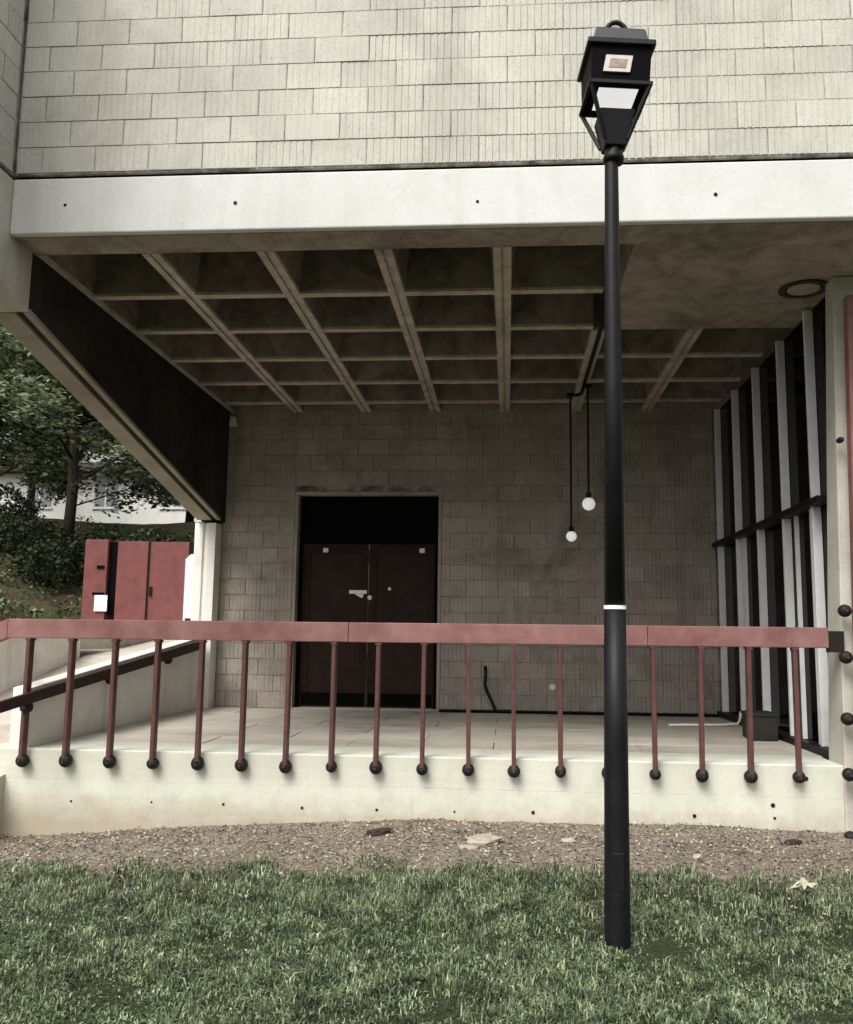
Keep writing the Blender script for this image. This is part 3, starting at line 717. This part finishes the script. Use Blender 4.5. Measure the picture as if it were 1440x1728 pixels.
def tree(base, height, spread, label, mat, n_spray, leaf, lower=0.25, nleaf=34, group='trees on the hill', name='broadleaf_tree', flat=.35, tr=.12):
    t = thing(name, label, 'tree', base, group)
    tp = MB()
    pts = [(0, 0, -.3), (.05, .02, height * .2), (-.04, .05, height * .45), (.06, 0, height * .7), (0, .02, height * .95)]
    tp.tube(pts, [tr, tr * .85, tr * .62, tr * .36, tr * .1], 9)
    limbs = []
    for i in range(16):
        z = height * (lower + (.9 - lower) * i / 16); a = i * 2.4 + rnd.uniform(-.4, .4)
        L = spread * (1.05 - .55 * abs(i / 16 - .3)) * rnd.uniform(.75, 1.1)
        e = Vector((math.cos(a) * L, math.sin(a) * L, z + L * .22))
        mid = Vector((math.cos(a) * L * .5, math.sin(a) * L * .5, z + L * .2))
        tp.tube([(0, 0, z), mid, e], [tr * .3, tr * .18, tr * .05], 5)
        limbs.append((Vector((0, 0, z)), mid, e))
    tp.build('trunk', MT['bark'], t, True)
    P = []
    for i in range(n_spray):
        s0, md, e = limbs[rnd.randrange(len(limbs))]
        q = rnd.uniform(.3, 1.08)
        c = s0.lerp(md, q * 2) if q < .5 else md.lerp(e, q * 2 - 1)
        c = c + Vector((rnd.gauss(0, .28), rnd.gauss(0, .28), rnd.gauss(.05, .2)))
        r = rnd.uniform(.25, .55); k_ = int(nleaf * rnd.uniform(.5, 1.4))
        pp = rng.normal(0, 1, (k_, 3)) * np.array([r * .62, r * .62, r * .16]) + np.array(c)
        P.append(pp)
    leaves('crown', np.concatenate(P), leaf, mat, t, flat)
    return t
tree((-8.75, 10.2, hz(-8.75, 10.2)), 6.4, 3.1, 'spreading green tree with layered leaf sprays nearest the concrete porch', MT['leaf'], 520, .15, lower=.2, nleaf=28)
tree((-12.4, 13.5, hz(-12.4, 13.5)), 8.2, 3.0, 'dark bluish evergreen tree at the upper left behind the green tree', MT['leaf_blue'], 400, .19, lower=.12, name='evergreen_tree')
tree((-8.2, 15.5, hz(-8.2, 15.5)), 6.6, 3.0, 'smaller green tree behind the red cabinet', MT['leaf'], 420, .17, lower=.05, nleaf=30)
tree((-13.6, 17.5, hz(-13.6, 17.5)), 6.0, 3.2, 'loose green tree in front of the white building at the left edge', MT['leaf'], 300, .19, lower=.35)
tree((-9.9, 12.6, hz(-9.9, 12.6)), 4.6, 2.5, 'low-branched green tree just behind the nearest tree, before the white building', MT['leaf'], 420, .15, lower=.08, tr=.07)
tree((-17.5, 20, hz(-17.5, 20)), 9.0, 3.6, 'tall green tree far left beside the white building', MT['leaf'], 330, .22, lower=.2)

def shrub(x, y, r, h, label, mat=None, n=2400):
    z = hz(x, y)
    t = thing('shrub', label, 'shrub', (x, y, z), 'dark shrubs on the hillside')
    st = MB()
    for q in range(6):
        a = q * 1.05; st.tube([(0, 0, -.1), (math.cos(a) * r * .4, math.sin(a) * r * .4, h * .5), (math.cos(a) * r * .7, math.sin(a) * r * .7, h * .85)], [.02, .014, .005], 5)
    st.build('stems', MT['bark'], t)
    d = rng.normal(0, 1, (n, 3)); d /= np.linalg.norm(d, axis=1, keepdims=True)
    rr_ = rng.uniform(.55, 1.05, (n, 1)) ** .6
    lump = 1 + .22 * np.sin(d[:, :1] * 7 + x) * np.cos(d[:, 1:2] * 6 + y)
    P = d * rr_ * lump * np.array([r, r, h * .55]) + np.array([0, 0, h * .5])
    leaves('foliage', P[P[:, 2] > -.05], .085, mat or MT['hedge'], t, .8)
for q, (x, y, r, h, lab) in enumerate([
    (-10.1, 10.0, .75, .75, 'dark clipped shrub at the left picture edge below the trees'),
    (-9.15, 9.3, .7, .7, 'dark shrub second from the left edge on the slope'),
    (-8.3, 8.7, .65, .75, 'dark shrub next to the narrow red box'),
    (-7.7, 9.6, .7, .8, 'dark shrub showing above the narrow red box'),
    (-6.6, 9.3, .8, 1.0, 'dark shrub directly behind the red double-door cabinet'),
    (-5.6, 9.2, .7, .9, 'dark shrub behind the white post'),
    ]):
    shrub(x, y, r, h, lab)
# loose ground cover on the slope
P = []
for _ in range(20000):
    x, y = rnd.uniform(-11.5, -5.7), rnd.uniform(1.0, 11.5)
    if -7.2 < x and 4.1 < y < 7.9: continue
    if noise.noise((x * .9, y * .9, 2.2)) < -0.12: continue
    P.append((x, y, hz(x, y) + rnd.uniform(.02, .16)))
o = leaves('ground_cover', P, .075, MT['cover'], None, .9)
tag(o, 'low green ground cover plants on the hillside', 'ground cover', kind='stuff')

# white building seen through the trees
wb = thing('white_building', 'white rendered building glimpsed through the trees', 'building', (-16.5, 26, 3.0))
MB().box(-8, 5.5, 0, 8, -1.5, 3.9).build('wall', MT['render'], wb)
rf = MB().prism([(-.5, 3.9), (8.5, 3.9), (8.5, 4.05), (4, 5.1), (-.5, 4.05)], 'x', -8.4, 5.9).build('roof', MT['beam'], wb)
for x in (-7.0, -4.4, -1.8, .8, 3.4):
    for z in (-0.1, 2.3):
        w_ = MB().box(x, x + .9, -.03, -.001, z + .3, z + 1.5).build('window', MT['winglass'], wb)
        MB().box(x - .06, x + .96, -.06, -.031, z + .22, z + .3).build('sill', MT['render'], w_)
        MB().box(x + .42, x + .48, -.05, -.031, z + .3, z + 1.5).build('mullion', MT['render'], w_)

# ------------------------------------------------------------------ lawn, litter, stones
def edge_y(x): return -1.78 + 0.30 * noise.noise((x * 1.3, 4.1, 0)) + 0.16 * noise.noise((x * 4.1, 7.3, 0))
def grass_field(n, x0, x1, y0, y1, lo, hi, wid):
    out = []
    while len(out) < n:
        x, y = rnd.uniform(x0, x1), rnd.uniform(y0, y1)
        d = edge_y(x) - y
        pn = noise.noise((x * 3.2, y * 3.2, 3.3))
        if d < 0.25:
            p = max(0, (d + .75) / 1.0) ** 1.3 * (.75 + 2.6 * pn)
            if rnd.random() > p: continue
        elif rnd.random() > .78 + .6 * pn + .7 * noise.noise((x * 9, y * 9, 8)): continue
        out.append((x, y, pn))
    A = np.array(out); n = len(A)
    Z = np.array([gz(x, y) for x, y, _ in out])
    L = rng.uniform(lo, hi, n) * (1 + 1.1 * A[:, 2]); az = rng.uniform(0, 2 * np.pi, n)
    lean = rng.uniform(.25, 1.6, n); W = wid * rng.uniform(.6, 1.3, n)
    d = np.stack([np.cos(az), np.sin(az), np.zeros(n)], 1); side = np.stack([-np.sin(az), np.cos(az), np.zeros(n)], 1)
    tw = rng.uniform(-1, 1, (n, 1)); side = side + d * tw; side /= np.linalg.norm(side, axis=1, keepdims=True)
    B = np.stack([A[:, 0], A[:, 1], Z - .006], 1)
    upv = np.array([0, 0, 1.0])
    Lc = L[:, None]; le = lean[:, None]; Wc = W[:, None]
    m1 = B + upv * Lc * .55 + d * Lc * .22 * le
    tip = B + upv * Lc * (1 - .45 * le) + d * Lc * .72 * le
    Vv = np.stack([B - side * Wc, B + side * Wc, m1 + side * Wc * .8, m1 - side * Wc * .8, tip], 1).reshape(-1, 3)
    i = np.arange(n)[:, None] * 5
    T = np.concatenate([i + np.array([[0, 1, 2]]), i + np.array([[0, 2, 3]]), i + np.array([[3, 2, 4]])], 1).reshape(-1, 3)
    return Vv, T
v1, t1 = grass_field(140000, -3.6, 3.0, -3.9, -.9, .018, .050, .0036)
v2, t2 = grass_field(30000, -6.5, 6.0, -6.2, -.8, .03, .07, .0038)
def tufts(n):
    VV = []; TT = []
    for q in range(n):
        cx_ = rnd.uniform(-4, 3.2); cy_ = edge_y(cx_) + rnd.triangular(-.5, .62, .12) if q % 4 else rnd.uniform(-3.6, -1.6)
        nb = rnd.randrange(14, 55); rad = rnd.uniform(.02, .07)
        for _ in range(nb):
            x = cx_ + rnd.gauss(0, rad); y = cy_ + rnd.gauss(0, rad); z = gz(x, y) - .006
            a = rnd.uniform(0, 6.283); L = rnd.uniform(.03, .085); le = rnd.uniform(.2, 1.1); w = rnd.uniform(.002, .0042)
            dx, dy = math.cos(a), math.sin(a); sx_, sy_ = -dy * w, dx * w
            n0 = len(VV)
            mx1, my1, mz1 = x + dx * L * .2 * le, y + dy * L * .2 * le, z + L * .55
            VV += [(x - sx_, y - sy_, z), (x + sx_, y + sy_, z), (mx1 + sx_ * .8, my1 + sy_ * .8, mz1), (mx1 - sx_ * .8, my1 - sy_ * .8, mz1), (x + dx * L * .7 * le, y + dy * L * .7 * le, z + L * (1 - .4 * le))]
            TT += [(n0, n0 + 1, n0 + 2), (n0, n0 + 2, n0 + 3), (n0 + 3, n0 + 2, n0 + 4)]
    return np.array(VV), np.array(TT)
v3, t3 = tufts(760)
me = raw_mesh('lawn', np.concatenate([v1, v2, v3]), np.concatenate([t1, t2 + len(v1), t3 + len(v1) + len(v2)]), MT['grass'], 3)
o = link('lawn', me); tag(o, 'short green grass in front of the terrace wall', 'grass', kind='stuff')
P = []
while len(P) < 5200:
    x, y = rnd.uniform(-3.8, 3.2), rnd.uniform(-4, -1.0)
    if noise.noise((x * 2.3, y * 2.3, 6.1)) < .05 or (edge_y(x) - y < -.25): continue
    P.append((x, y, gz(x, y) + rnd.uniform(.012, .045)))
o = leaves('clover', P, .026, MT['cover'], None, .6)
tag(o, 'small broad clover leaves mixed into the lawn', 'clover', kind='stuff')
# thin twigs and stalks
b = MB()
for _ in range(260):
    x, y = rnd.uniform(-4, 3), rnd.uniform(-1.9, -.05); a = rnd.uniform(0, 6.28); L = rnd.uniform(.03, .13); z = gz(x, y) + rnd.uniform(.004, .02)
    b.tube([(x, y, z), (x + math.cos(a) * L * .5, y + math.sin(a) * L * .5, z + rnd.uniform(0, .015)), (x + math.cos(a + .3) * L, y + math.sin(a + .3) * L, z)], [.0025, .002, .0012], 4)
tag(b.build('twigs', MT['bark']), 'thin dark twigs scattered on the bare earth', 'twigs', kind='stuff')
# fallen leaves and bark on the bare earth
P = []
while len(P) < 20000:
    x, y = rnd.uniform(-5, 4), rnd.uniform(-2.6, -.01)
    d = y - edge_y(x)
    if d < -.1 and rnd.random() < .85: continue
    if d < -.5: continue
    P.append((x, y, gz(x, y) + rnd.uniform(.0, .014)))
o = leaves('leaf_litter', P, .024, MT['litter'], None, .45)
tag(o, 'brown leaf litter and bark on the bare earth below the wall', 'leaf litter', kind='stuff')

def rock(x, y, sx_, sy_, sz_, rot, label, mat):
    bm = bmesh.new(); bmesh.ops.create_icosphere(bm, subdivisions=3, radius=1)
    for v in bm.verts:
        n_ = noise.noise(v.co * 1.7 + Vector((x * 9, y * 9, 0))) * .35 + noise.noise(v.co * 5 + Vector((x, y, 3))) * .1
        v.co = v.co * (1 + n_)
        v.co.z = max(-.6, min(.62, v.co.z))
        v.co = Vector((v.co.x * sx_, v.co.y * sy_, v.co.z * sz_))
    me = bpy.data.meshes.new('stone'); bm.to_mesh(me); bm.free(); me.materials.append(mat)
    o = link('stone', me); o.location = (x, y, gz(x, y) + sz_ * .3); o.rotation_euler = (rnd.uniform(-.1, .1), rnd.uniform(-.1, .1), rot)
    tag(o, label, 'stone', 'stones on the bare earth')
rock(-.17, -.62, .125, .085, .045, .3, 'largest pale flat stone on the bare earth left of the lamp post', MT['stone'])
rock(-.27, -.84, .07, .045, .022, .1, 'thin pale stone just below the largest flat stone', MT['stone'])
rock(1.24, -.89, .035, .03, .022, .7, 'small white stone on the bare earth right of the lamp post', MT['stone'])
rock(.42, -.55, .05, .03, .02, 0, 'pale stone peeking out left of the lamp post foot', MT['stone'])
rock(-.93, -.40, .10, .05, .04, .5, 'dark brown clod against the terrace wall left of centre', MT['bark'])
rock(-1.55, -1.25, .05, .04, .03, .5, 'small dark clod in the bare earth at left', MT['bark'])
rock(-2.07, -1.45, .045, .035, .03, .5, 'small dark clod at the grass edge far left', MT['bark'])
rock(2.0, -.42, .06, .035, .03, .2, 'dark clod below the right end of the terrace wall', MT['bark'])
# crumpled dry leaf lying in the grass at right
b = MB()
for q in range(7):
    a = q * .9; c = Vector((.035 * math.cos(a), .03 * math.sin(a), .03 + .012 * (q % 3)))
    dv = Vector((math.cos(a * 1.7), math.sin(a * 1.7), .5)).normalized() * .055; wv = Vector((-math.sin(a * 1.7), math.cos(a * 1.7), .2)) * .022
    b.add([c - dv, c + wv + Vector((0, 0, .012)), c + dv, c - wv], [(0, 1, 2), (0, 2, 3)])
o = b.build('dry_leaf', MT['stone']); o.location = (1.69, -1.62, gz(1.69, -1.62) + .03)
tag(o, 'crumpled pale dry leaf lying at the grass edge on the right', 'dry leaf')
